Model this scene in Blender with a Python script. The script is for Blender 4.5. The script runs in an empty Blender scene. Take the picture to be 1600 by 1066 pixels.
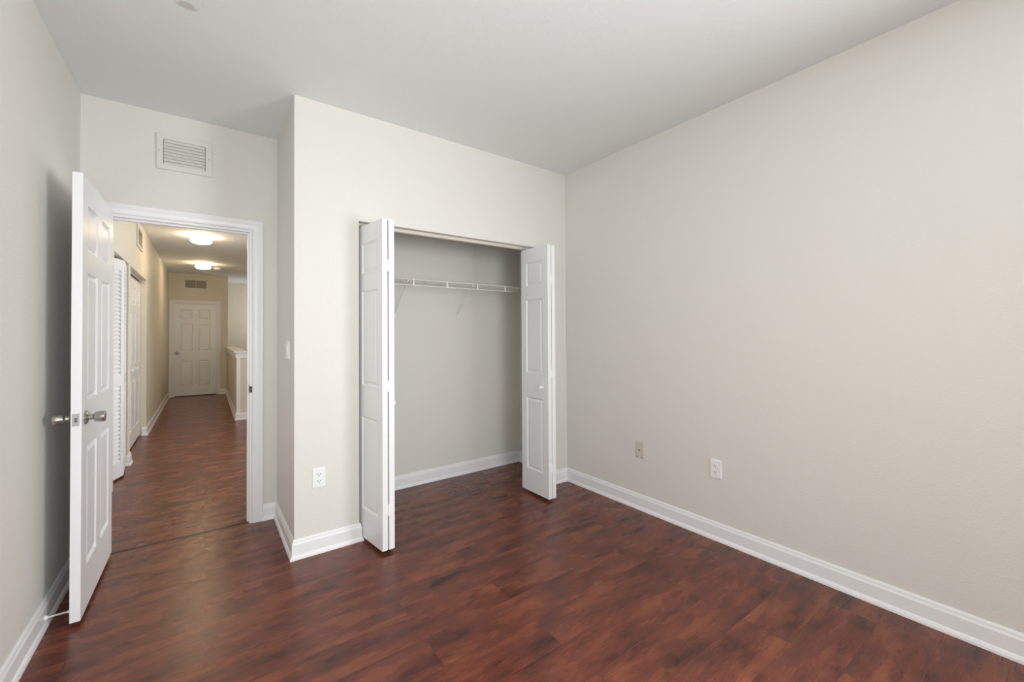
import bpy, bmesh, math, random
from mathutils import Vector, Matrix

S = bpy.context.scene
COL = S.collection
random.seed(4)

# ------------------------------------------------------------------ camera
CAM_H, YAW, PITCH, ROLL, FPX = 1.3148, 0.6458, 0.0121, -0.0061, 660.02
cd = bpy.data.cameras.new('camera')
cam = bpy.data.objects.new('camera', cd)
COL.objects.link(cam)
s_, c_ = math.sin(YAW), math.cos(YAW)
F = Vector((s_*math.cos(PITCH), c_*math.cos(PITCH), math.sin(PITCH)))
R0 = Vector((c_, -s_, 0.0))
U0 = R0.cross(F)
R1 = R0*math.cos(ROLL) + U0*math.sin(ROLL)
U1 = -R0*math.sin(ROLL) + U0*math.cos(ROLL)
M = Matrix((R1, U1, -F)).transposed().to_4x4()
M.translation = Vector((0, 0, CAM_H))
cam.matrix_world = M
cd.sensor_width = 36.0
cd.lens = FPX/1600*36.0
cd.shift_x = -(817.66-800)/1600
cd.shift_y = -(533-513.09)/1600
cd.clip_start = 0.02
S.camera = cam

# ------------------------------------------------------------------ view, world
S.view_settings.view_transform = 'Standard'
S.view_settings.look = 'None'
S.view_settings.gamma = 1.0
S.view_settings.use_curve_mapping = False
S.view_settings.exposure = -0.02
w = bpy.data.worlds.new('sky')
S.world = w
w.use_nodes = True
w.node_tree.nodes['Background'].inputs['Color'].default_value = (0.80, 0.90, 1.0, 1)
w.node_tree.nodes['Background'].inputs['Strength'].default_value = 1.0

def area(name, loc, direction, sx, sy, power, color):
    l = bpy.data.lights.new(name, 'AREA')
    l.shape = 'RECTANGLE'; l.size = sx; l.size_y = sy
    l.energy = power; l.color = color
    o = bpy.data.objects.new(name, l)
    o.location = loc
    o.rotation_euler = Vector(direction).to_track_quat('-Z', 'Z').to_euler()
    COL.objects.link(o)
    return o

# daylight entering through the bedroom window (behind the camera) and the stairwell window
wl = area('back_window_daylight', (0.25, -1.98, 1.40), (0.28, 1, 0.03), 1.15, 1.55, 16, (0.958, 0.98, 0.992))
wl.data.spread = math.radians(80)
wr = area('side_window_daylight', (2.625, -1.0, 1.40), (-1, 0.40, 0.06), 1.25, 1.55, 84, (0.958, 0.98, 0.992))
wr.data.spread = math.radians(140)
area('stair_window_daylight', (1.62, 12.4, 1.8), (-1, 0.35, 0), 0.85, 1.05, 7, (1.0, 0.98, 0.94))
area('hall_side_fill', (1.62, 5.2, 1.4), (-1, 0.1, 0), 1.5, 1.3, 33, (0.98, 0.99, 1.0))  # fill light from an added, unseen hall window, brightens the louvered door

# ------------------------------------------------------------------ room numbers (metres)
XL, XR = -0.587, 2.594          # bedroom left and right walls
YB = -1.95                      # window wall behind the camera
YC, YD = 2.80, 3.525            # closet front wall, doorway wall (also closet back)
XB = 0.419                      # outer corner of the closet
T = 0.115                       # wall thickness
HC, HH = 2.74, 2.65             # bedroom and hall ceilings
OL, OR, OT = 0.79, 2.25, 2.045  # closet opening
DL, DR, DT = -0.515, 0.262, 2.052   # bedroom doorway
HX = -0.62                      # hall left wall
YF = 11.65                      # hall far wall
YS = 13.15                      # stairwell far wall

# ------------------------------------------------------------------ materials
def mat(name, rgb, rough=0.5, metal=0.0, spec=0.5):
    m = bpy.data.materials.new(name)
    m.use_nodes = True
    b = m.node_tree.nodes['Principled BSDF']
    b.inputs['Base Color'].default_value = (*rgb, 1)
    b.inputs['Roughness'].default_value = rough
    b.inputs['Metallic'].default_value = metal
    b.inputs['Specular IOR Level'].default_value = spec
    return m

def lin(r, g, b):
    f = lambda v: (v/255/12.92 if v/255 <= 0.04045 else ((v/255+0.055)/1.055)**2.4)
    return (f(r), f(g), f(b))

def add_bump(m, scale, strength, dist, detail=2.0, ramp=None):
    nt = m.node_tree; n = nt.nodes; l = nt.links
    tc = n.new('ShaderNodeTexCoord'); ns = n.new('ShaderNodeTexNoise')
    ns.inputs['Scale'].default_value = scale; ns.inputs['Detail'].default_value = detail
    bp = n.new('ShaderNodeBump'); bp.inputs['Strength'].default_value = strength
    bp.inputs['Distance'].default_value = dist
    l.new(tc.outputs['Object'], ns.inputs['Vector'])
    src = ns.outputs['Fac']
    if ramp:
        r = n.new('ShaderNodeValToRGB')
        r.color_ramp.elements[0].position = ramp[0]; r.color_ramp.elements[1].position = ramp[1]
        l.new(src, r.inputs['Fac']); src = r.outputs['Color']
    l.new(src, bp.inputs['Height'])
    l.new(bp.outputs['Normal'], n['Principled BSDF'].inputs['Normal'])

M_wall = mat('beige_wall_paint', lin(231, 229, 223), 0.62, spec=0.3)
add_bump(M_wall, 110, 0.14, 0.003, 2.0, (0.40, 0.68))
M_hall = mat('tan_hall_paint', lin(229, 223, 207), 0.6, spec=0.3)
add_bump(M_hall, 85, 0.25, 0.004, 2.0, (0.40, 0.68))
M_ceil = mat('white_ceiling_paint', lin(241, 244, 244), 0.75, spec=0.2)
add_bump(M_ceil, 95, 0.16, 0.003, 2.5, (0.42, 0.62))
# a grey scuff on the bedroom ceiling
nt = M_ceil.node_tree
geo = nt.nodes.new('ShaderNodeTexCoord')
mp = nt.nodes.new('ShaderNodeMapping'); mp.vector_type = 'POINT'
mp.inputs['Location'].default_value = (0.066*24, -2.315*34, 0)
mp.inputs['Scale'].default_value = (24, 34, 0)
nz = nt.nodes.new('ShaderNodeTexNoise'); nz.inputs['Scale'].default_value = 2.3
ad = nt.nodes.new('ShaderNodeVectorMath'); ad.operation = 'MULTIPLY_ADD'
ad.inputs[1].default_value = (1.2, 1.2, 0)
ln_ = nt.nodes.new('ShaderNodeVectorMath'); ln_.operation = 'LENGTH'
cr = nt.nodes.new('ShaderNodeValToRGB')
cr.color_ramp.elements[0].position = 0.70; cr.color_ramp.elements[0].color = (1, 1, 1, 1)
cr.color_ramp.elements[1].position = 0.95; cr.color_ramp.elements[1].color = (0, 0, 0, 1)
mx = nt.nodes.new('ShaderNodeMix'); mx.data_type = 'RGBA'
mx.inputs[6].default_value = (*lin(241, 244, 244), 1)
mx.inputs[7].default_value = (*lin(215, 213, 211), 1)
nt.links.new(geo.outputs['Object'], mp.inputs['Vector'])
nt.links.new(mp.outputs['Vector'], nz.inputs['Vector'])
nt.links.new(nz.outputs['Color'], ad.inputs[0])
nt.links.new(mp.outputs['Vector'], ad.inputs[2])
off = nt.nodes.new('ShaderNodeVectorMath'); off.operation = 'SUBTRACT'
off.inputs[1].default_value = (0.6, 0.6, 0)
nt.links.new(ad.outputs['Vector'], off.inputs[0])
nt.links.new(off.outputs['Vector'], ln_.inputs[0])
nt.links.new(ln_.outputs['Value'], cr.inputs['Fac'])
nt.links.new(cr.outputs['Color'], mx.inputs[0])
nt.links.new(mx.outputs[2], nt.nodes['Principled BSDF'].inputs['Base Color'])

M_trim = mat('white_trim_paint', lin(248, 248, 249), 0.32)
M_door = mat('white_door_paint', lin(245, 246, 247), 0.34)
M_plate = mat('white_plastic', lin(249, 249, 249), 0.3)
M_ivory = mat('beige_painted_plate', lin(214, 208, 198), 0.45)
M_dark = mat('dark_slot', lin(40, 38, 36), 0.6)
M_nickel = mat('satin_nickel', lin(176, 172, 166), 0.28, 1.0)
M_steel = mat('brushed_steel', lin(190, 190, 190), 0.35, 1.0)
M_wire = mat('white_vinyl_wire', lin(240, 238, 232), 0.35)
M_track = mat('cream_track_metal', lin(225, 218, 206), 0.4)
M_seam = mat('dark_threshold', lin(58, 30, 24), 0.25)
M_vent = mat('white_vent_enamel', lin(228, 226, 220), 0.4)
M_filter = mat('grey_filter', lin(172, 164, 152), 0.9)
M_tan = mat('tan_painted_grille', lin(214, 204, 184), 0.6)

def emission(name, rgb, strength):
    m = bpy.data.materials.new(name); m.use_nodes = True
    n = m.node_tree.nodes; n.clear()
    e = n.new('ShaderNodeEmission'); o = n.new('ShaderNodeOutputMaterial')
    e.inputs['Color'].default_value = (*rgb, 1); e.inputs['Strength'].default_value = strength
    m.node_tree.links.new(e.outputs[0], o.inputs['Surface'])
    return m
M_dome = emission('lit_glass_dome', (1.0, 0.76, 0.46), 40.0)
M_fill_dome = emission('white_fill_glow', (1.0, 0.97, 0.93), 12.0)  # glow of the added fill dome over the bedroom

def floor_material():
    m = mat('red_brown_laminate', (0.1, 0.04, 0.03), 0.3, spec=0.42)
    nt = m.node_tree; n = nt.nodes; l = nt.links; b = n['Principled BSDF']
    tc = n.new('ShaderNodeTexCoord')
    br = n.new('ShaderNodeTexBrick')
    br.inputs['Color1'].default_value = (0, 0, 0, 1); br.inputs['Color2'].default_value = (1, 1, 1, 1)
    br.inputs['Mortar'].default_value = (0.5, 0.5, 0.5, 1)
    br.inputs['Scale'].default_value = 1.0
    br.inputs['Mortar Size'].default_value = 0.0011
    br.inputs['Mortar Smooth'].default_value = 0.2
    br.inputs['Brick Width'].default_value = 1.21
    br.inputs['Row Height'].default_value = 0.192
    br.offset = 0.37; br.offset_frequency = 2
    l.new(tc.outputs['Object'], br.inputs['Vector'])
    sc = n.new('ShaderNodeVectorMath'); sc.operation = 'MULTIPLY'
    sc.inputs[1].default_value = (7.3, 3.1, 0)
    l.new(br.outputs['Color'], sc.inputs[0])
    ad = n.new('ShaderNodeVectorMath'); ad.operation = 'ADD'
    l.new(tc.outputs['Object'], ad.inputs[0]); l.new(sc.outputs['Vector'], ad.inputs[1])
    def noise(scale, vec, detail, rough=0.55, dist=0.0):
        mpn = n.new('ShaderNodeMapping'); mpn.inputs['Scale'].default_value = vec
        l.new(ad.outputs['Vector'], mpn.inputs['Vector'])
        t = n.new('ShaderNodeTexNoise'); t.inputs['Scale'].default_value = scale
        t.inputs['Detail'].default_value = detail; t.inputs['Roughness'].default_value = rough
        t.inputs['Distortion'].default_value = dist
        l.new(mpn.outputs['Vector'], t.inputs['Vector'])
        return t.outputs['Fac']
    def ramp(src, stops):
        r = n.new('ShaderNodeValToRGB'); e = r.color_ramp.elements
        while len(e) < len(stops): e.new(0.5)
        for i, (p_, c) in enumerate(stops):
            e[i].position = p_; e[i].color = (*c, 1)
        l.new(src, r.inputs['Fac']); return r.outputs['Color']
    blot = noise(1.0, (3.0, 9.5, 1), 6, 0.53, 0.1)
    base = ramp(blot, [(0.30, lin(72, 42, 35)), (0.43, lin(106, 57, 46)), (0.55, lin(124, 66, 49)), (0.72, lin(148, 87, 57))])
    grain = noise(1.0, (14, 170, 1), 6, 0.7)
    gcol = ramp(grain, [(0.32, (0.62, 0.60, 0.60)), (0.60, (1.08, 1.07, 1.06))])
    spots = noise(1.0, (5.5, 15, 1), 6, 0.60, 0.3)
    scol = ramp(spots, [(0.31, (0.46, 0.46, 0.48)), (0.49, (1, 1, 1))])
    def mul(a, c, f=1.0):
        x = n.new('ShaderNodeMix'); x.data_type = 'RGBA'; x.blend_type = 'MULTIPLY'
        x.inputs[0].default_value = f
        l.new(a, x.inputs[6]); l.new(c, x.inputs[7]); return x.outputs[2]
    c = mul(mul(base, gcol), scol, 0.9)
    # plank joints
    x = n.new('ShaderNodeMix'); x.data_type = 'RGBA'
    x.inputs[7].default_value = (*lin(52, 26, 22), 1)
    jf = n.new('ShaderNodeMath'); jf.operation = 'MULTIPLY'; jf.inputs[1].default_value = 0.32
    l.new(br.outputs['Fac'], jf.inputs[0]); l.new(jf.outputs[0], x.inputs[0]); l.new(c, x.inputs[6])
    l.new(x.outputs[2], b.inputs['Base Color'])
    rr = n.new('ShaderNodeMapRange'); rr.inputs[3].default_value = 0.22; rr.inputs[4].default_value = 0.32
    l.new(blot, rr.inputs[0]); l.new(rr.outputs[0], b.inputs['Roughness'])
    bp = n.new('ShaderNodeBump'); bp.inputs['Strength'].default_value = 0.12; bp.inputs['Distance'].default_value = 0.002
    l.new(grain, bp.inputs['Height']); l.new(bp.outputs['Normal'], b.inputs['Normal'])
    return m
M_floor = floor_material()

# ------------------------------------------------------------------ helpers
def obj(name, bm, m, parent=None, smooth=False, bevel=0.0, loc=None, rotz=None):
    bmesh.ops.recalc_face_normals(bm, faces=bm.faces)
    me = bpy.data.meshes.new(name)
    bm.to_mesh(me); bm.free()
    me.materials.append(m)
    if smooth:
        for p_ in me.polygons: p_.use_smooth = True
    o = bpy.data.objects.new(name, me)
    COL.objects.link(o)
    if bevel:
        md = o.modifiers.new('bevel', 'BEVEL'); md.width = bevel; md.segments = 2
        md.limit_method = 'ANGLE'; md.angle_limit = math.radians(40)
    if parent: o.parent = parent
    if loc is not None: o.location = loc
    if rotz is not None: o.rotation_euler = (0, 0, rotz)
    return o

def tag(o, label, cat, group=None, kind=None):
    o['label'] = label; o['category'] = cat
    if group: o['group'] = group
    if kind: o['kind'] = kind
    return o

def thing(name, label, cat, loc=(0, 0, 0), rotz=0.0, group=None, kind=None):
    o = bpy.data.objects.new(name, None)
    o.empty_display_size = 0.1
    o.location = loc; o.rotation_euler = (0, 0, rotz)
    COL.objects.link(o)
    return tag(o, label, cat, group, kind)

def dup(root, loc, label, rotz=None):
    r = root.copy(); COL.objects.link(r); r.location = loc; r['label'] = label
    if rotz is not None: r.rotation_euler = (0, 0, rotz)
    for ch in list(root.children):
        c = ch.copy(); COL.objects.link(c); c.parent = r
        for g in list(ch.children):
            d = g.copy(); COL.objects.link(d); d.parent = c
    return r

def box(bm, x0, x1, y0, y1, z0, z1):
    v = [bm.verts.new((x, y, z)) for z in (z0, z1) for y in (y0, y1) for x in (x0, x1)]
    for f in ((0, 1, 3, 2), (4, 6, 7, 5), (0, 4, 5, 1), (2, 3, 7, 6), (0, 2, 6, 4), (1, 5, 7, 3)):
        bm.faces.new([v[i] for i in f])

def boxbm(*a):
    bm = bmesh.new(); box(bm, *a); return bm

def slab(us, vs, holes, mapf, t0, t1):
    """one connected slab with rectangular holes; us, vs are cut lines, mapf(u, v, t) gives the point"""
    bm = bmesh.new()
    def cut(lines, k):
        out = set(lines)
        for h in holes: out.update((h[2*k], h[2*k+1]))
        return sorted(out)
    us = cut(us, 0); vs = cut(vs, 1)
    nu, nv = len(us), len(vs)
    solid = set()
    for i in range(nu-1):
        for j in range(nv-1):
            mu, mv = (us[i]+us[i+1])/2, (vs[j]+vs[j+1])/2
            if not any(h[0] < mu < h[1] and h[2] < mv < h[3] for h in holes): solid.add((i, j))
    vert = {}
    def V(i, j, k):
        if (i, j, k) not in vert: vert[(i, j, k)] = bm.verts.new(mapf(us[i], vs[j], (t0, t1)[k]))
        return vert[(i, j, k)]
    for (i, j) in solid:
        for k in (0, 1):
            bm.faces.new([V(i, j, k), V(i+1, j, k), V(i+1, j+1, k), V(i, j+1, k)])
        for (di, dj, a, b) in ((-1, 0, (i, j), (i, j+1)), (1, 0, (i+1, j), (i+1, j+1)),
                               (0, -1, (i, j), (i+1, j)), (0, 1, (i, j+1), (i+1, j+1))):
            if (i+di, j+dj) not in solid:
                bm.faces.new([V(*a, 0), V(*b, 0), V(*b, 1), V(*a, 1)])
    return bm

def wall_xz(us, vs, holes, y0, y1): return slab(us, vs, holes, lambda u, v, t: (u, t, v), y0, y1)
def wall_yz(us, vs, holes, x0, x1): return slab(us, vs, holes, lambda u, v, t: (t, u, v), x0, x1)

def sweep(bm, path, profile, mapf, closed_profile=True):
    """sweep profile [(d, h)] along a 2D path, d to the left of the path, mitred corners; mapf(u, v, h)"""
    n = len(path); rings = []
    for i, p_ in enumerate(path):
        p_ = Vector(p_)
        dirs = []
        if i > 0: dirs.append((p_-Vector(path[i-1])).normalized())
        if i < n-1: dirs.append((Vector(path[i+1])-p_).normalized())
        nrm = [Vector((-d.y, d.x)) for d in dirs]
        if len(nrm) == 1: m_ = nrm[0]
        else:
            m_ = (nrm[0]+nrm[1]); m_ = m_/(1+nrm[0].dot(nrm[1]))
        rings.append([bm.verts.new(mapf(p_.x+m_.x*d, p_.y+m_.y*d, h)) for d, h in profile])
    k = len(profile)
    for a, b in zip(rings, rings[1:]):
        for j in range(k if closed_profile else k-1):
            bm.faces.new([a[j], a[(j+1) % k], b[(j+1) % k], b[j]])
    bm.faces.new(rings[0]); bm.faces.new(list(reversed(rings[-1])))

def lathe(bm, prof, axis='z', seg=32, origin=(0, 0, 0)):
    """profile [(r, t)] turned about an axis"""
    o = Vector(origin)
    def P(r, t, a):
        c, s = r*math.cos(a), r*math.sin(a)
        return o + Vector({'z': (c, s, t), 'x': (t, c, s), 'y': (c, t, s)}[axis])
    rings = []
    for r, t in prof:
        if r < 1e-6: rings.append([bm.verts.new(P(0, t, 0))])
        else: rings.append([bm.verts.new(P(r, t, 2*math.pi*i/seg)) for i in range(seg)])
    for a, b in zip(rings, rings[1:]):
        for i in range(seg):
            j = (i+1) % seg
            if len(a) == 1 and len(b) == 1: continue
            if len(a) == 1: bm.faces.new([a[0], b[i], b[j]])
            elif len(b) == 1: bm.faces.new([a[i], a[j], b[0]])
            else: bm.faces.new([a[i], a[j], b[j], b[i]])
    if len(rings[0]) > 1: bm.faces.new(list(reversed(rings[0])))
    if len(rings[-1]) > 1: bm.faces.new(rings[-1])

def lathebm(*a, **k):
    bm = bmesh.new(); lathe(bm, *a, **k); return bm

def tube(bm, p0, p1, r, seg=8):
    p0, p1 = Vector(p0), Vector(p1); d = (p1-p0).normalized()
    a = d.orthogonal().normalized(); b = d.cross(a)
    r0 = []; r1 = []
    for i in range(seg):
        t = 2*math.pi*i/seg; o = a*math.cos(t)*r + b*math.sin(t)*r
        r0.append(bm.verts.new(p0+o)); r1.append(bm.verts.new(p1+o))
    for i in range(seg):
        j = (i+1) % seg; bm.faces.new([r0[i], r0[j], r1[j], r1[i]])
    bm.faces.new(list(reversed(r0))); bm.faces.new(r1)

def panel_leaf(w_, h_, t_, panels, k=1.0):
    """a moulded door leaf with raised panels on both faces, one mesh: x 0..w, y 0..t (thickness), z 0..h"""
    bm = bmesh.new()
    us = sorted({0, w_, *[p[0] for p in panels], *[p[1] for p in panels]})
    vs = sorted({0, h_, *[p[2] for p in panels], *[p[3] for p in panels]})
    g = [[[bm.verts.new((u, y, v)) for v in vs] for u in us] for y in (0, t_)]
    fs = []
    for k_ in (0, 1):
        for i in range(len(us)-1):
            for j in range(len(vs)-1):
                q = [g[k_][i][j], g[k_][i+1][j], g[k_][i+1][j+1], g[k_][i][j+1]]
                f = bm.faces.new(q if k_ == 0 else list(reversed(q)))
                mu, mv = (us[i]+us[i+1])/2, (vs[j]+vs[j+1])/2
                if any(p[0] < mu < p[1] and p[2] < mv < p[3] for p in panels): fs.append(f)
    nu, nv = len(us), len(vs)
    for i in range(nu-1):
        bm.faces.new([g[0][i][0], g[1][i][0], g[1][i+1][0], g[0][i+1][0]])
        bm.faces.new([g[0][i][nv-1], g[0][i+1][nv-1], g[1][i+1][nv-1], g[1][i][nv-1]])
    for j in range(nv-1):
        bm.faces.new([g[0][0][j], g[0][0][j+1], g[1][0][j+1], g[1][0][j]])
        bm.faces.new([g[0][nu-1][j], g[1][nu-1][j], g[1][nu-1][j+1], g[0][nu-1][j+1]])
    bmesh.ops.recalc_face_normals(bm, faces=bm.faces)
    bmesh.ops.inset_individual(bm, faces=fs, thickness=0.015*k, depth=-0.011*k)
    bmesh.ops.inset_individual(bm, faces=fs, thickness=0.005*k, depth=0.0)
    bmesh.ops.inset_individual(bm, faces=fs, thickness=0.026*k, depth=0.008*k)
    return bm

# ------------------------------------------------------------------ setting: floor, ceilings, walls
def struct(name, bm, m, label, cat, bevel=0.0):
    return tag(obj(name, bm, m, bevel=bevel), label, cat, kind='structure')

struct('floor', boxbm(-1.45, 2.80, YB-0.2, YS+0.1, -0.12, 0.0), M_floor,
       'red-brown laminate plank floor running from the bedroom into the hall', 'floor')
struct('ceiling', boxbm(XL-0.2, XR+0.2, YB-0.2, YD+T, HC, HC+0.12), M_ceil,
       'white textured bedroom ceiling with a small grey scuff', 'ceiling')
struct('ceiling_hall', boxbm(-1.45, 1.8, YD+T, YS+0.2, HH, HH+0.12), M_ceil,
       'white hall ceiling carrying the two lit dome lamps', 'ceiling')
ZT = HC+0.02
struct('wall_left', wall_yz([YB-T, YD], [0, ZT], [], XL-T, XL), M_wall,
       'plain beige wall at the left behind the open door', 'wall')
VY0, VY1 = -1.66, -0.34
WX0, WX1, WZ0, WZ1 = -0.35, 0.85, 0.60, 2.20
struct('wall_right', wall_yz([YB-T, YD+T], [0, ZT], [(VY0, VY1, WZ0, WZ1)], XR, XR+T), M_wall,
       'large plain beige wall at the right with two cover plates', 'wall')
struct('wall_back', wall_xz([XL, XR], [0, ZT], [(WX0, WX1, WZ0, WZ1)], YB-T, YB), M_wall,
       'beige wall with the bedroom window, behind the viewer', 'wall')
struct('wall_closet', wall_xz([XB, XR], [0, ZT], [(OL, OR, 0, OT)], YC, YC+T), M_wall,
       'beige closet front wall around the wide closet opening', 'wall', bevel=0.003)
struct('wall_recess', wall_yz([YC+T, YD], [0, ZT], [], XB, XB+T), M_wall,
       'narrow beige side wall of the closet beside the doorway', 'wall')
struct('wall_doorway', wall_xz([HX-T, XR], [0, ZT], [(DL, DR, 0, DT)], YD, YD+T), M_wall,
       'beige wall around the doorway, continuing as the closet back', 'wall')
# the windows, all outside the picture; the hall one is added for its fill light
def window(name, label, u0, u1, mapf, t0, t1, WZ0=WZ0, WZ1=WZ1):
    wn = thing(name, label, 'window', (0, 0, 0), kind='structure')
    um = (u0+u1)/2; zm = (WZ0+WZ1)/2
    holes = [(a, b, c, d) for a, b in ((u0+0.05, um-0.02), (um+0.02, u1-0.05)) for c, d in ((WZ0+0.05, zm-0.02), (zm+0.02, WZ1-0.05))]
    obj('window_frame', slab([u0, u1], [WZ0, WZ1], holes, mapf, t0, t1), M_trim, wn)
window('window_1', 'white framed bedroom window in the wall behind the viewer', WX0, WX1, lambda u, v, t: (u, t, v), YB-0.10, YB-0.06)
window('window_2', 'white framed bedroom window in the right wall beside the viewer', VY0, VY1, lambda u, v, t: (t, u, v), XR+0.06, XR+0.10)
window('window_3', 'white framed window high on the stairwell wall', 11.95, 12.85, lambda u, v, t: (t, u, v), 1.65, 1.69, 1.2, 2.4)
window('added_window_4', 'added unseen window frame for the fill light at the right of the hall', 4.4, 6.0, lambda u, v, t: (t, u, v), 1.65, 1.69, 0.7, 2.1)

# hall shell
L0, L1 = 4.97, 5.84        # louvered closet opening
B0, B1 = 5.97, 7.47        # panelled closet opening
struct('wall_hall_left', wall_yz([YD+T, YF], [0, HH+0.02], [(L0, L1, 0, OT), (B0, B1, 0, OT)], HX-T, HX), M_hall,
       'tan left wall of the hall with two closet openings', 'wall', bevel=0.003)
struct('wall_hall_closet', wall_yz([YD+T, YF], [0, HH+0.02], [], -1.40, -1.32), M_hall,
       'tan back wall inside the two hall closets', 'wall')
struct('wall_hall_far', wall_xz([-1.32, 0.413], [0, HH+0.02], [(-0.545, 0.215, 0, 2.012)], YF, YF+T), M_hall,
       'tan wall at the far end of the hall around a closed door', 'wall')
struct('wall_far_room', boxbm(-1.32, 0.413, YF+0.5, YF+0.6, 0, HH+0.02), M_hall, 'tan wall behind the closed far door', 'wall')
struct('wall_stair_side', wall_yz([YF+T, YS], [0, HH+0.02], [], 0.30, 0.413), M_hall,
       'tan stairwell side wall beyond the far door', 'wall')
struct('wall_stair_far', wall_xz([0.30, 1.7], [0, HH+0.02], [], YS, YS+0.1), M_hall,
       'tan wall at the far side of the stairwell', 'wall')
struct('wall_stair_right', wall_yz([YD+T, YS], [0, HH+0.02], [(11.95, 12.85, 1.2, 2.4), (4.4, 6.0, 0.7, 2.1)], 1.6, 1.7), M_hall,
       'tan wall on the right side of the stairwell', 'wall')
HWX = 0.392
struct('wall_half', slab([HWX, 1.6], [7.93, YF], [(HWX+0.12, 1.6, 8.05, YF)], lambda u, v, t: (u, v, t), 0.0, 0.985), M_hall,
       'tan half wall guarding the stairwell at the right of the hall', 'half wall')
tag(obj('trim_stair_cap', slab([HWX-0.028, 1.6], [7.90, YF], [(HWX+0.15, 1.6, 8.08, YF)], lambda u, v, t: (u, v, t), 1.035, 1.062), M_trim, bevel=0.006),
    'white cap board on top of the stair half wall', 'trim', kind='structure')
tag(obj('trim_stair_apron', slab([HWX-0.012, 1.6], [7.918, YF], [(HWX+0.132, 1.6, 8.062, YF)], lambda u, v, t: (u, v, t), 0.955, 1.035), M_trim, bevel=0.004),
    'white apron band under the cap of the stair half wall', 'trim', kind='structure')
tag(obj('trim_stair_corner', boxbm(HWX, HWX+0.052, 7.915, 7.93, 0.0, 0.955), M_trim, bevel=0.003),
    'white vertical corner board at the end of the stair half wall', 'trim', kind='structure')

# ------------------------------------------------------------------ baseboards
BASE = [(0, 0.112), (0.004, 0.112), (0.008, 0.104), (0.009, 0.096), (0.013, 0.086), (0.013, 0.026), (0.018, 0.020), (0.0225, 0.010), (0.0235, 0.0), (0, 0)]
def base_run(name, path, label, prof=BASE):
    bm = bmesh.new(); sweep(bm, path, prof, lambda u, v, h: (u, v, h))
    return tag(obj(name, bm, M_trim), label, 'baseboard', kind='structure')
base_run('baseboard_right', [(XR, YB), (XR, YC), (OR, YC), (OR, YC+0.03)],
         'long white baseboard along the right wall and closet corner')
base_run('baseboard_recess', [(OL, YC+0.03), (OL, YC), (XB, YC), (XB, YD), (DR+0.066, YD)],
         'white baseboard around the outer closet corner beside the doorway')
base_run('baseboard_left', [(XL, YD-0.02), (XL, YB)], 'white baseboard along the left wall behind the open door')
base_run('baseboard_closet', [(XR, YC+T), (XR, YD), (XB+T, YD), (XB+T, YC+T)],
         'white baseboard along the back wall inside the closet')
base_run('baseboard_hall_left', [(HX, YF), (HX, B1), (HX-0.04, B1)],
         'white baseboard along the far left hall wall')
base_run('baseboard_hall_pier', [(HX-0.04, B0), (HX, B0), (HX, L1), (HX-0.04, L1)],
         'short white baseboard between the two hall closets')
base_run('baseboard_hall_far', [(HWX, YF), (0.275, YF)], 'short white baseboard right of the far hall door')
bm = bmesh.new()
sweep(bm, [(HWX, YF), (HWX, 7.915), (1.6, 7.915)], [(-d, h) for d, h in BASE][::-1], lambda u, v, h: (u, v, h if u < HWX+0.02 else h*0.30))
tag(obj('baseboard_stair', bm, M_trim), 'white baseboard along the foot of the stair half wall', 'baseboard', kind='structure')

# ------------------------------------------------------------------ door frames
CAS = [(0.0, 0.0), (0.0, 0.008), (0.006, 0.011), (0.012, 0.010), (0.030, 0.012), (0.040, 0.016), (0.044, 0.014), (0.055, 0.018), (0.061, 0.018), (0.064, 0.014), (0.064, 0.0)]
def door_frame(name, label, x0, x1, zt, y, depth, stop_y, casw=1.0):
    t = thing(name, label, 'door frame', (0, y, 0), kind='structure')
    prof = [(d*casw+0.004, h) for d, h in CAS]
    bm = bmesh.new()
    sweep(bm, [(x0, 0), (x0, zt), (x1, zt), (x1, 0)], prof, lambda u, v, h: (u, -h, v))
    obj('casing', bm, M_trim, t)
    bm = bmesh.new()
    sweep(bm, [(x0, 0), (x0, zt), (x1, zt), (x1, 0)], [(0.001, 0.002), (0.001, -depth), (-0.012, -depth), (-0.012, 0.002)], lambda u, v, h: (u, -h, v))
    obj('jamb', bm, M_trim, t)
    bm = bmesh.new()
    sweep(bm, [(x0, 0), (x0, zt), (x1, zt), (x1, 0)], [(-0.012, -stop_y), (-0.012, -stop_y-0.032), (-0.023, -stop_y-0.032), (-0.023, -stop_y)], lambda u, v, h: (u, -h, v))
    obj('stop', bm, M_trim, t)
    return t
fr = door_frame('trim_1', 'white moulded casing and jamb around the bedroom doorway', DL, DR, DT, YD, T, 0.04)
M_darkmetal = mat('dark_bronze_metal', lin(70, 66, 60), 0.35, 1.0)
bm = boxbm(DR-0.0135, DR-0.0115, 0.010, 0.034, 0.90, 0.965); box(bm, DR-0.0125, DR+0.004, -0.006, 0.001, 0.912, 0.955); obj('strike_plate', bm, M_darkmetal, fr)
door_frame('trim_2', 'white casing around the closed door at the end of the hall', -0.545, 0.215, 2.012, YF, T, 0.05, 0.9)

# ------------------------------------------------------------------ knobs, hinges
KNOB = [(0.031, 0.0), (0.032, 0.004), (0.028, 0.008), (0.0165, 0.011), (0.0135, 0.014), (0.0130, 0.027), (0.015, 0.030),
        (0.0205, 0.032), (0.0235, 0.037), (0.0262, 0.059), (0.0255, 0.0665), (0.021, 0.069), (0.0, 0.0695)]
def knob(name, loc, sgn, axis, parent, m=M_nickel, prof=KNOB, label=None):
    bm = lathebm([(r, t*sgn) for r, t in prof], axis, 32)
    o = obj(name, bm, m, parent, smooth=True, loc=loc)
    md = o.modifiers.new('edge', 'EDGE_SPLIT'); md.split_angle = math.radians(38)
    if label: o['label'] = label
    return o

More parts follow.
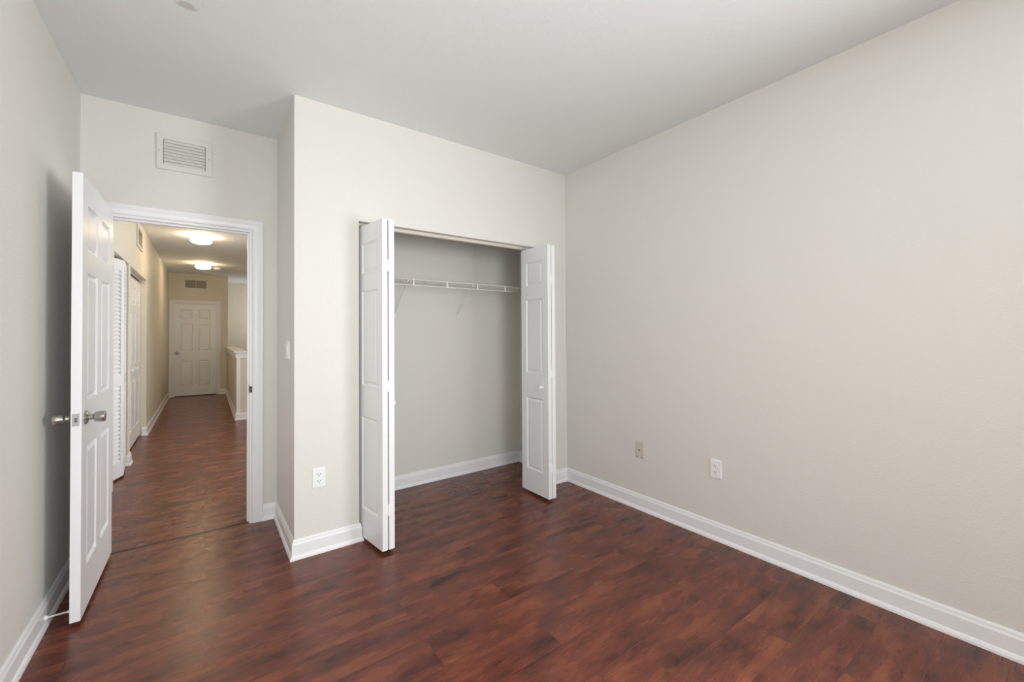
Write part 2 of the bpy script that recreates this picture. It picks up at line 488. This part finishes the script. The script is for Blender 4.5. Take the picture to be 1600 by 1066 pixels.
# ------------------------------------------------------------------ open bedroom door (leaf plane runs along y)
def six(w_, h_):
    a, b = 0.108, 0.100   # stiles, mullion
    pw = (w_-2*a-b)/2
    rows = [(0.205, 0.765), (0.980, 1.585), (1.690, 1.905)]
    k = h_/2.03
    return [(x, x+pw, z0*k, z1*k) for x in (a, a+pw+b) for z0, z1 in rows]
DW, DH, DTK = 0.757, 2.043, 0.0355
d1 = thing('door_1', 'white six-panel bedroom door standing open against the left wall', 'door', (-0.4485, 2.757, 0.022), math.radians(89.6), kind='structure')
obj('door_leaf', panel_leaf(DW, DH, DTK, six(DW, DH)), M_door, d1, bevel=0.0015)
knob('door_knob', (0.066, 0.0, 0.911), -1, 'y', d1, label='satin nickel knob facing the doorway')
knob('door_knob', (0.066, DTK, 0.911), 1, 'y', d1, label='satin nickel knob facing the left wall')
lp = obj('latch_plate', boxbm(-0.0015, 0.0005, DTK/2-0.0125, DTK/2+0.0125, 0.884, 0.940), M_steel, d1, bevel=0.002)
bm = bmesh.new()
vs = [bm.verts.new(p_) for p_ in ((0, -0.006, -0.010), (-0.009, -0.006, -0.010), (0, 0.006, -0.010), (0, -0.006, 0.010), (-0.009, -0.006, 0.010), (0, 0.006, 0.010))]
for f in ((0, 1, 2), (3, 5, 4), (0, 3, 4, 1), (1, 4, 5, 2), (0, 2, 5, 3)): bm.faces.new([vs[i] for i in f])
obj('latch_bolt', bm, M_nickel, lp, loc=(-0.001, DTK/2, 0.912))
for z in (0.18, 1.0, 1.83):
    bm = lathebm([(0.006, 0), (0.006, 0.09)], 'z', 12)
    obj('hinge', bm, M_steel, d1, smooth=False, loc=(DW+0.004, DTK+0.002, z))

# closed far door
d2 = thing('door_2', 'white six-panel door closed at the far end of the hall', 'door', (-0.531, YF+0.012, 0.018), kind='structure')
W2 = 0.732
obj('door_leaf', panel_leaf(W2, 1.978, DTK, six(W2, 1.978)), M_door, d2)
knob('door_knob', (0.055, 0.0, 0.918), -1, 'y', d2, label='dark metal knob')

# ------------------------------------------------------------------ bedroom bifold closet doors
def single(w_, h_):
    s0, s1 = 0.066, 0.066
    k = h_/2.0
    return [(s0, w_-s1, z0*k, z1*k) for z0, z1 in ((0.185, 0.775), (0.975, 1.580), (1.690, 1.885))]
BW, BH, BT = 0.345, 1.992, 0.034
BZ = 0.020
SMALL = [(0.0095, 0.0), (0.0095, 0.004), (0.007, 0.009), (0.0075, 0.014), (0.0135, 0.020), (0.0165, 0.026), (0.0150, 0.031), (0.009, 0.034), (0.0, 0.035)]
def hinge_bm():
    bm = bmesh.new()
    box(bm, -0.032, 0.032, -0.0022, 0.0, 0, 0.072)
    lathe(bm, [(0.0055, 0.0), (0.0055, 0.072)], 'z', 12, (0, -0.004, 0))
    for x in (-0.02, 0.02):
        for z in (0.016, 0.056): lathe(bm, [(0.004, 0.0), (0.0035, -0.002), (0, -0.0025)], 'y', 10, (x, -0.0022, z))
    return bm
def bifold(name, label, xf, yf, ang_a, ang_b, knob_leaf, knob_side, knob_sgn):
    """folded pair seen edge on; the fold is at the front (xf, yf), leaves run back along +y"""
    t = thing(name, label, 'closet door', (xf, yf, BZ), group=None, kind='thing')
    leaves = []
    for k, (x, a) in enumerate(((-0.0035, ang_a), (0.0035+BT, ang_b))):
        # local leaf: x along its width (to the back), y its thickness
        o = obj('panel', panel_leaf(BW, BH, BT, single(BW, BH), 0.95), M_door, t, bevel=0.0012,
                loc=(x if k == 0 else x, 0, 0), rotz=math.radians(90+a))
        # rotated by 90deg: local y -> -x : leaf occupies x-BT..x
        o.location.x = (-0.0035 if k == 0 else 0.0035+BT)
        if k == 0: o.location.x = -0.0035
        leaves.append(o)
    for z in (0.205, 0.945, 1.675):
        obj('hinge', hinge_bm(), M_trim, t, loc=(0, -0.0005, z))
    kl = leaves[knob_leaf]
    knob('knob', (0.07, 0.0 if knob_side < 0 else BT, 0.865), knob_sgn, 'y', t, M_plate, SMALL).parent = kl
    # pivot pins running up into the track
    for o in leaves:
        bm = lathebm([(0.004, 0), (0.004, 0.022)], 'z', 10)
        obj('pivot_pin', bm, M_steel, o, loc=(BW-0.03, BT/2, BH))
    return t
bifold('bifold_closet_door', 'white bifold closet door folded open at the left of the closet', 0.8835, 2.528, 8.0, 2.5, 1, -1, -1)
bifold('bifold_closet_door', 'white bifold closet door folded open at the right of the closet', 2.174, 2.516, 0.0, -3.0, 0, 1, 1)

# track in the closet header
bm = bmesh.new()
sweep(bm, [(OL, YC+0.052), (OR, YC+0.052)], [(0, 0), (0, -0.020), (0.004, -0.020), (0.004, -0.003), (0.024, -0.003), (0.024, -0.020), (0.028, -0.020), (0.028, 0)], lambda u, v, h: (u, v, OT+h))
tag(obj('closet_door_track', bm, M_track), 'cream metal track under the header of the closet opening', 'door track')

# ------------------------------------------------------------------ wire shelf in the closet
YSF, ZS = 3.225, 1.752
X0, X1 = XB+T+0.004, XR-0.004
sh = thing('wire_shelf', 'white ventilated wire shelf across the closet with hanging rail', 'shelf', (0, 0, 0))
bm = bmesh.new()
tube(bm, (X0, YSF, ZS), (X1, YSF, ZS), 0.0045)
tube(bm, (X0, YSF-0.003, ZS-0.046), (X1, YSF-0.003, ZS-0.046), 0.0048)
obj('front_rail', bm, M_wire, sh)
for i in range(7):
    x = 0.74+0.2955*i
    if x > X1: break
    obj('upright', boxbm(x-0.0065, x+0.0065, YSF-0.010, YSF-0.004, ZS-0.050, ZS+0.004), M_wire, sh)
bm = bmesh.new()
n = int((X1-X0)/0.0254)
for i in range(n+1):
    x = X0+0.002+i*(X1-X0-0.004)/n
    tube(bm, (x, YSF, ZS+0.003), (x, YD-0.006, ZS+0.003), 0.0017, 5)
    tube(bm, (x, YSF-0.001, ZS+0.003), (x, YSF-0.001, ZS-0.046), 0.0015, 5)
o = obj('deck_wires', bm, M_wire, sh); o['kind'] = 'stuff'
bm = bmesh.new()
tube(bm, (X0, YD-0.008, ZS), (X1, YD-0.008, ZS), 0.003)
tube(bm, (X0, (YD+YSF)/2, ZS), (X1, (YD+YSF)/2, ZS), 0.003)
obj('back_rail', bm, M_wire, sh)
for x in (0.69, 1.285, 1.88):
    bm = bmesh.new()
    tube(bm, (x, YSF+0.004, ZS-0.010), (x, YD-0.006, ZS-0.262), 0.0042, 8)
    box(bm, x-0.008, x+0.008, YD-0.010, YD-0.001, ZS-0.285, ZS-0.245)
    box(bm, x-0.004, x+0.004, YSF-0.004, YSF+0.012, ZS-0.018, ZS+0.004)
    obj('support_brace', bm, M_wire, sh)

# ------------------------------------------------------------------ air vents
def vent(name, label, loc, rotz, w_, h_, nsl, border, mfill, bars=0, mslat=None):
    t = thing(name, label, 'air vent', loc, rotz, group=None)
    fr_ = slab([0, w_], [0, h_], [(border, w_-border, border, h_-border)], lambda u, v, t_: (u, t_, v), -0.014, 0.0)
    obj('frame', fr_, M_vent, t, bevel=0.004)
    obj('backing', boxbm(border-0.004, w_-border+0.004, -0.002, 0.0, border-0.004, h_-border+0.004), mfill, t)
    ih = h_-2*border
    for i in range(nsl):
        z = border+ih*(i+0.5)/nsl
        d = ih/nsl
        bm = bmesh.new()
        p = [(-0.0120, z-d*0.50), (-0.0110, z-d*0.53), (-0.0040, z+d*0.43), (-0.0050, z+d*0.46)]
        a = [bm.verts.new((border+0.003, y, zz)) for y, zz in p]; b = [bm.verts.new((w_-border-0.003, y, zz)) for y, zz in p]
        for j in range(4): bm.faces.new([a[j], a[(j+1) % 4], b[(j+1) % 4], b[j]])
        bm.faces.new(a); bm.faces.new(list(reversed(b)))
        obj('slat', bm, mslat or M_vent, t)
    for i in range(bars):
        x = border+(w_-2*border)*(i+1)/(bars+1)
        obj('mullion', boxbm(x-0.004, x+0.004, -0.0135, -0.002, border, h_-border), M_vent, t)
    for x in (border*0.42, w_-border*0.42):
        bm = lathebm([(0.0042, 0.0), (0.0035, -0.0025), (0, -0.003)], 'y', 12)
        obj('screw', bm, M_steel, t, loc=(x, -0.014, h_*0.5))
    return t
vent('air_vent', 'white louvered air vent high on the wall above the bedroom doorway', (-0.249, YD, 2.377), 0, 0.283, 0.228, 8, 0.034, M_filter)
vent('air_vent', 'small white vent above the closed door at the end of the hall', (-0.374, YF, 2.318), 0, 0.425, 0.225, 8, 0.028, M_filter, 1, M_filter)
vent('air_vent', 'tan vent high on the left hall wall above the closet doors', (HX, 6.43, 2.335), math.radians(90), 0.485, 0.252, 8, 0.03, M_tan, 0, M_tan)

# ------------------------------------------------------------------ outlets, switch, cover plates
def rrect(cx, cz, w_, h_, r, n=5):
    pts = []
    for (sx, sz, a0) in ((1, 1, 0), (-1, 1, 90), (-1, -1, 180), (1, -1, 270)):
        for i in range(n+1):
            a = math.radians(a0+90*i/n)
            pts.append((cx+sx*(w_/2-r)+r*math.cos(a), cz+sz*(h_/2-r)+r*math.sin(a)))
    return pts
def prism(bm, pts, y0, y1, taper=0.0):
    cx = sum(p[0] for p in pts)/len(pts); cz = sum(p[1] for p in pts)/len(pts)
    a = [bm.verts.new((x, y0, z)) for x, z in pts]
    b = [bm.verts.new((cx+(x-cx)*(1-taper), y1, cz+(z-cz)*(1-taper))) for x, z in pts]
    for i in range(len(pts)):
        j = (i+1) % len(pts); bm.faces.new([a[i], a[j], b[j], b[i]])
    bm.faces.new(a); bm.faces.new(list(reversed(b)))
def plate_bm():
    bm = bmesh.new(); prism(bm, rrect(0, 0, 0.073, 0.118, 0.004), 0.0, -0.0035); prism(bm, rrect(0, 0, 0.073, 0.118, 0.004), -0.0035, -0.0065, 0.06)
    return bm
def outlet(label, loc, rotz):
    t = thing('wall_outlet', label, 'outlet', loc, rotz)
    obj('cover_plate', plate_bm(), M_plate, t)
    for z in (0.0195, -0.0195):
        bm = bmesh.new(); prism(bm, rrect(0, z, 0.034, 0.028, 0.010, 6), -0.0060, -0.0085)
        r = obj('receptacle', bm, M_plate, t)
        for x, hh in ((-0.0063, 0.0085), (0.0063, 0.0070)):
            obj('slot', boxbm(x-0.0013, x+0.0013, -0.0089, -0.0084, z+0.003-hh/2, z+0.003+hh/2), M_dark, r)
        bm = lathebm([(0.0027, -0.0084), (0.0027, -0.0089)], 'y', 12, (0, 0, z-0.0075)); obj('ground_hole', bm, M_dark, r)
    bm = lathebm([(0.0032, -0.0064), (0.0028, -0.0080), (0, -0.0085)], 'y', 12); obj('screw', bm, M_plate, t)
    return t
outlet('white duplex outlet on the closet wall left of the closet doors', (0.5525, YC, 0.450), 0)
outlet('white duplex outlet low on the large right wall', (XR, 1.418, 0.4465), math.radians(-90))
t = thing('wall_plate', 'beige cable cover plate low on the right wall beside the outlet', 'cover plate', (XR, 2.003, 0.442), math.radians(-90))
obj('cover_plate', plate_bm(), M_ivory, t)
obj('cable_jack', lathebm([(0.0048, -0.006), (0.0048, -0.013), (0.0015, -0.013), (0.0, -0.012)], 'y', 12), M_nickel, t)
for z in (-0.042, 0.042): obj('screw', lathebm([(0.003, -0.006), (0.0025, -0.0078), (0, -0.008)], 'y', 12, (0, 0, z)), M_ivory, t)
t = thing('light_switch', 'white light switch on the narrow closet side wall beside the doorway', 'light switch', (XB, 3.02, 1.219), math.radians(-90))
bm = bmesh.new(); prism(bm, rrect(0, 0, 0.116, 0.118, 0.004), 0.0, -0.0035); prism(bm, rrect(0, 0, 0.116, 0.118, 0.004), -0.0035, -0.0065, 0.05)
obj('cover_plate', bm, M_plate, t)
for x in (-0.023, 0.023): obj('rocker', boxbm(x-0.016, x+0.016, -0.0095, -0.006, -0.033, 0.033), M_plate, t, bevel=0.001)
t = thing('wall_plate', 'small tan outlet plate low on the far left hall wall', 'cover plate', (HX, 9.52, 0.45), math.radians(90))
obj('cover_plate', plate_bm(), M_ivory, t)
for z in (0.0195, -0.0195):
    bm = bmesh.new(); prism(bm, rrect(0, z, 0.034, 0.028, 0.010, 6), -0.0060, -0.0085); obj('receptacle', bm, M_ivory, t)

# ------------------------------------------------------------------ door stop, threshold
t = thing('door_stop', 'thin white spring door stop between baseboard and open door', 'door stop', (XL+0.013, 2.84, 0.042))
obj('mount', lathebm([(0.011, 0), (0.011, 0.004), (0.006, 0.010)], 'x', 14), M_trim, t)
bm = bmesh.new()
prof = []
for i in range(34):
    prof.append((0.0042 if i % 2 else 0.0034, 0.010+0.0018*i))
lathe(bm, prof, 'x', 12); obj('spring', bm, M_wire, t, smooth=True)
obj('tip', lathebm([(0.006, 0.070), (0.0065, 0.074), (0.0065, 0.082), (0.0045, 0.085)], 'x', 14), M_plate, t)

bm = bmesh.new()
random.seed(11)
xs = [DL+0.02+i*(DR-DL-0.04)/40 for i in range(41)]
ra = []
for x in xs:
    j = random.uniform(-0.0015, 0.0015)
    ra.append([bm.verts.new(p_) for p_ in ((x, YD+0.020+j, 0.0), (x, YD+0.022+j, 0.003), (x, YD+0.033+j*0.5, 0.0035), (x, YD+0.036, 0.0))])
for a, b in zip(ra, ra[1:]):
    for j in range(3): bm.faces.new([a[j], a[j+1], b[j+1], b[j]])
    bm.faces.new([a[3], a[0], b[0], b[3]])
bm.faces.new(ra[0]); bm.faces.new(list(reversed(ra[-1])))
tag(obj('threshold_strip', bm, M_seam), 'thin dark floor strip across the bedroom doorway', 'threshold')

# ------------------------------------------------------------------ hall lamps and detector
def hall_lamp(label, x, y, z=HH, m=None, k=1.0):
    t = thing('ceiling_lamp', label, 'ceiling lamp', (x, y, z), group=None)
    t.scale = (k, k, k)
    obj('base', lathebm([(0.0, 0.0), (0.078, 0.0), (0.080, -0.004), (0.080, -0.026), (0.076, -0.030), (0.0, -0.030)], 'z', 40), M_trim, t, smooth=False)
    prof = [(0.074, -0.029)]
    for i in range(1, 25):
        a = math.pi*i/24
        prof.append((0.117*max(math.sin(a), 0.0)**0.85 if i < 24 else 0.0, -0.068+0.040*math.cos(a)))
    prof = [prof[0]] + [p_ for p_ in prof[1:] if p_[0] > 0.078 or p_[1] < -0.066]
    obj('dome', lathebm(prof, 'z', 40), m or M_dome, t, smooth=True)
    return t
hall_lamp('lit dome ceiling lamp nearer the bedroom in the hall', -0.043, 7.13)
hall_lamp('lit dome ceiling lamp farther down the hall near the far vent', -0.030, 9.83)
hall_lamp('added white fill dome on the bedroom ceiling, unseen above the viewer', 0.3, -0.6, HC, M_fill_dome, 1.6)  # added out of view as fill to even out the bedroom walls
t = thing('smoke_detector', 'small round white detector on the hall ceiling beside the farther lamp', 'smoke detector', (0.19, 10.35, HH))
obj('base', lathebm([(0, 0), (0.066, 0), (0.066, -0.012), (0, -0.012)], 'z', 28), M_plate, t)
obj('cover', lathebm([(0.060, -0.010), (0.060, -0.024), (0.046, -0.036), (0, -0.038)], 'z', 28), M_plate, t)

# ------------------------------------------------------------------ hall closets: louvered bifold and panelled bifold
def louver_leaf(t, loc, rotz, w_, h_, th=0.028):
    st, top, bot, mid = 0.048, 0.10, 0.14, 0.09
    zm = 0.84
    fr_ = slab([0, w_], [0, h_], [(st, w_-st, bot, zm), (st, w_-st, zm+mid, h_-top)], lambda u, v, q: (u, q, v), 0.0, th)
    f = obj('louver_panel', fr_, M_door, t, loc=loc, rotz=rotz)
    bm = bmesh.new()
    for a, b in ((bot, zm), (zm+mid, h_-top)):
        n = int((b-a)/0.036)
        for i in range(n):
            z = a+(b-a)*(i+0.5)/n
            p = [(0.002, z-0.018), (0.007, z-0.021), (th-0.002, z+0.018), (th-0.007, z+0.021)]
            A = [bm.verts.new((st-0.006, y, zz)) for y, zz in p]; B = [bm.verts.new((w_-st+0.006, y, zz)) for y, zz in p]
            for j in range(4): bm.faces.new([A[j], A[(j+1) % 4], B[(j+1) % 4], B[j]])
            bm.faces.new(A); bm.faces.new(list(reversed(B)))
    obj('slats', bm, M_door, f)
    return f
tip = Vector((-0.603, 5.40))
j0 = Vector((-0.735, 4.995)); j1 = Vector((-0.634, 5.815))
t = thing('louvered_bifold_door', 'white louvered bifold closet door standing slightly open in the hall', 'closet door', (0, 0, 0.018), kind='thing')
d = (tip-j0); louver_leaf(t, (j0.x, j0.y, 0), math.atan2(d.y, d.x), d.length-0.003, 2.0)
d = (j1-tip); louver_leaf(t, (tip.x, tip.y+0.003, 0), math.atan2(d.y, d.x), d.length-0.003, 2.0)

t = thing('bifold_closet_door', 'white four-panel-wide bifold closet door closed along the left hall wall', 'closet door', (HX-0.062, B0+0.006, 0.018), math.radians(90), kind='thing')
lw = (B1-B0-0.012)/4
for i in range(4):
    obj('panel', panel_leaf(lw-0.003, 1.985, 0.032, single(lw-0.003, 1.985), 0.8), M_door, t, loc=(i*lw, 0, 0))
for x in (lw*1.5, lw*2.5+0.08): knob('knob', (x, 0.0, 0.90), -1, 'y', t, M_plate, SMALL)
bm = bmesh.new()
for (a, b) in ((B0, B1),):
    sweep(bm, [(HX-0.055, a), (HX-0.055, b)], [(0, 0), (0, -0.020), (0.004, -0.020), (0.004, -0.003), (0.024, -0.003), (0.024, -0.020), (0.028, -0.020), (0.028, 0)], lambda u, v, h: (u, v, OT+h))
tag(obj('closet_door_track', bm, M_track), 'metal track above the closed panelled bifold in the hall', 'door track')
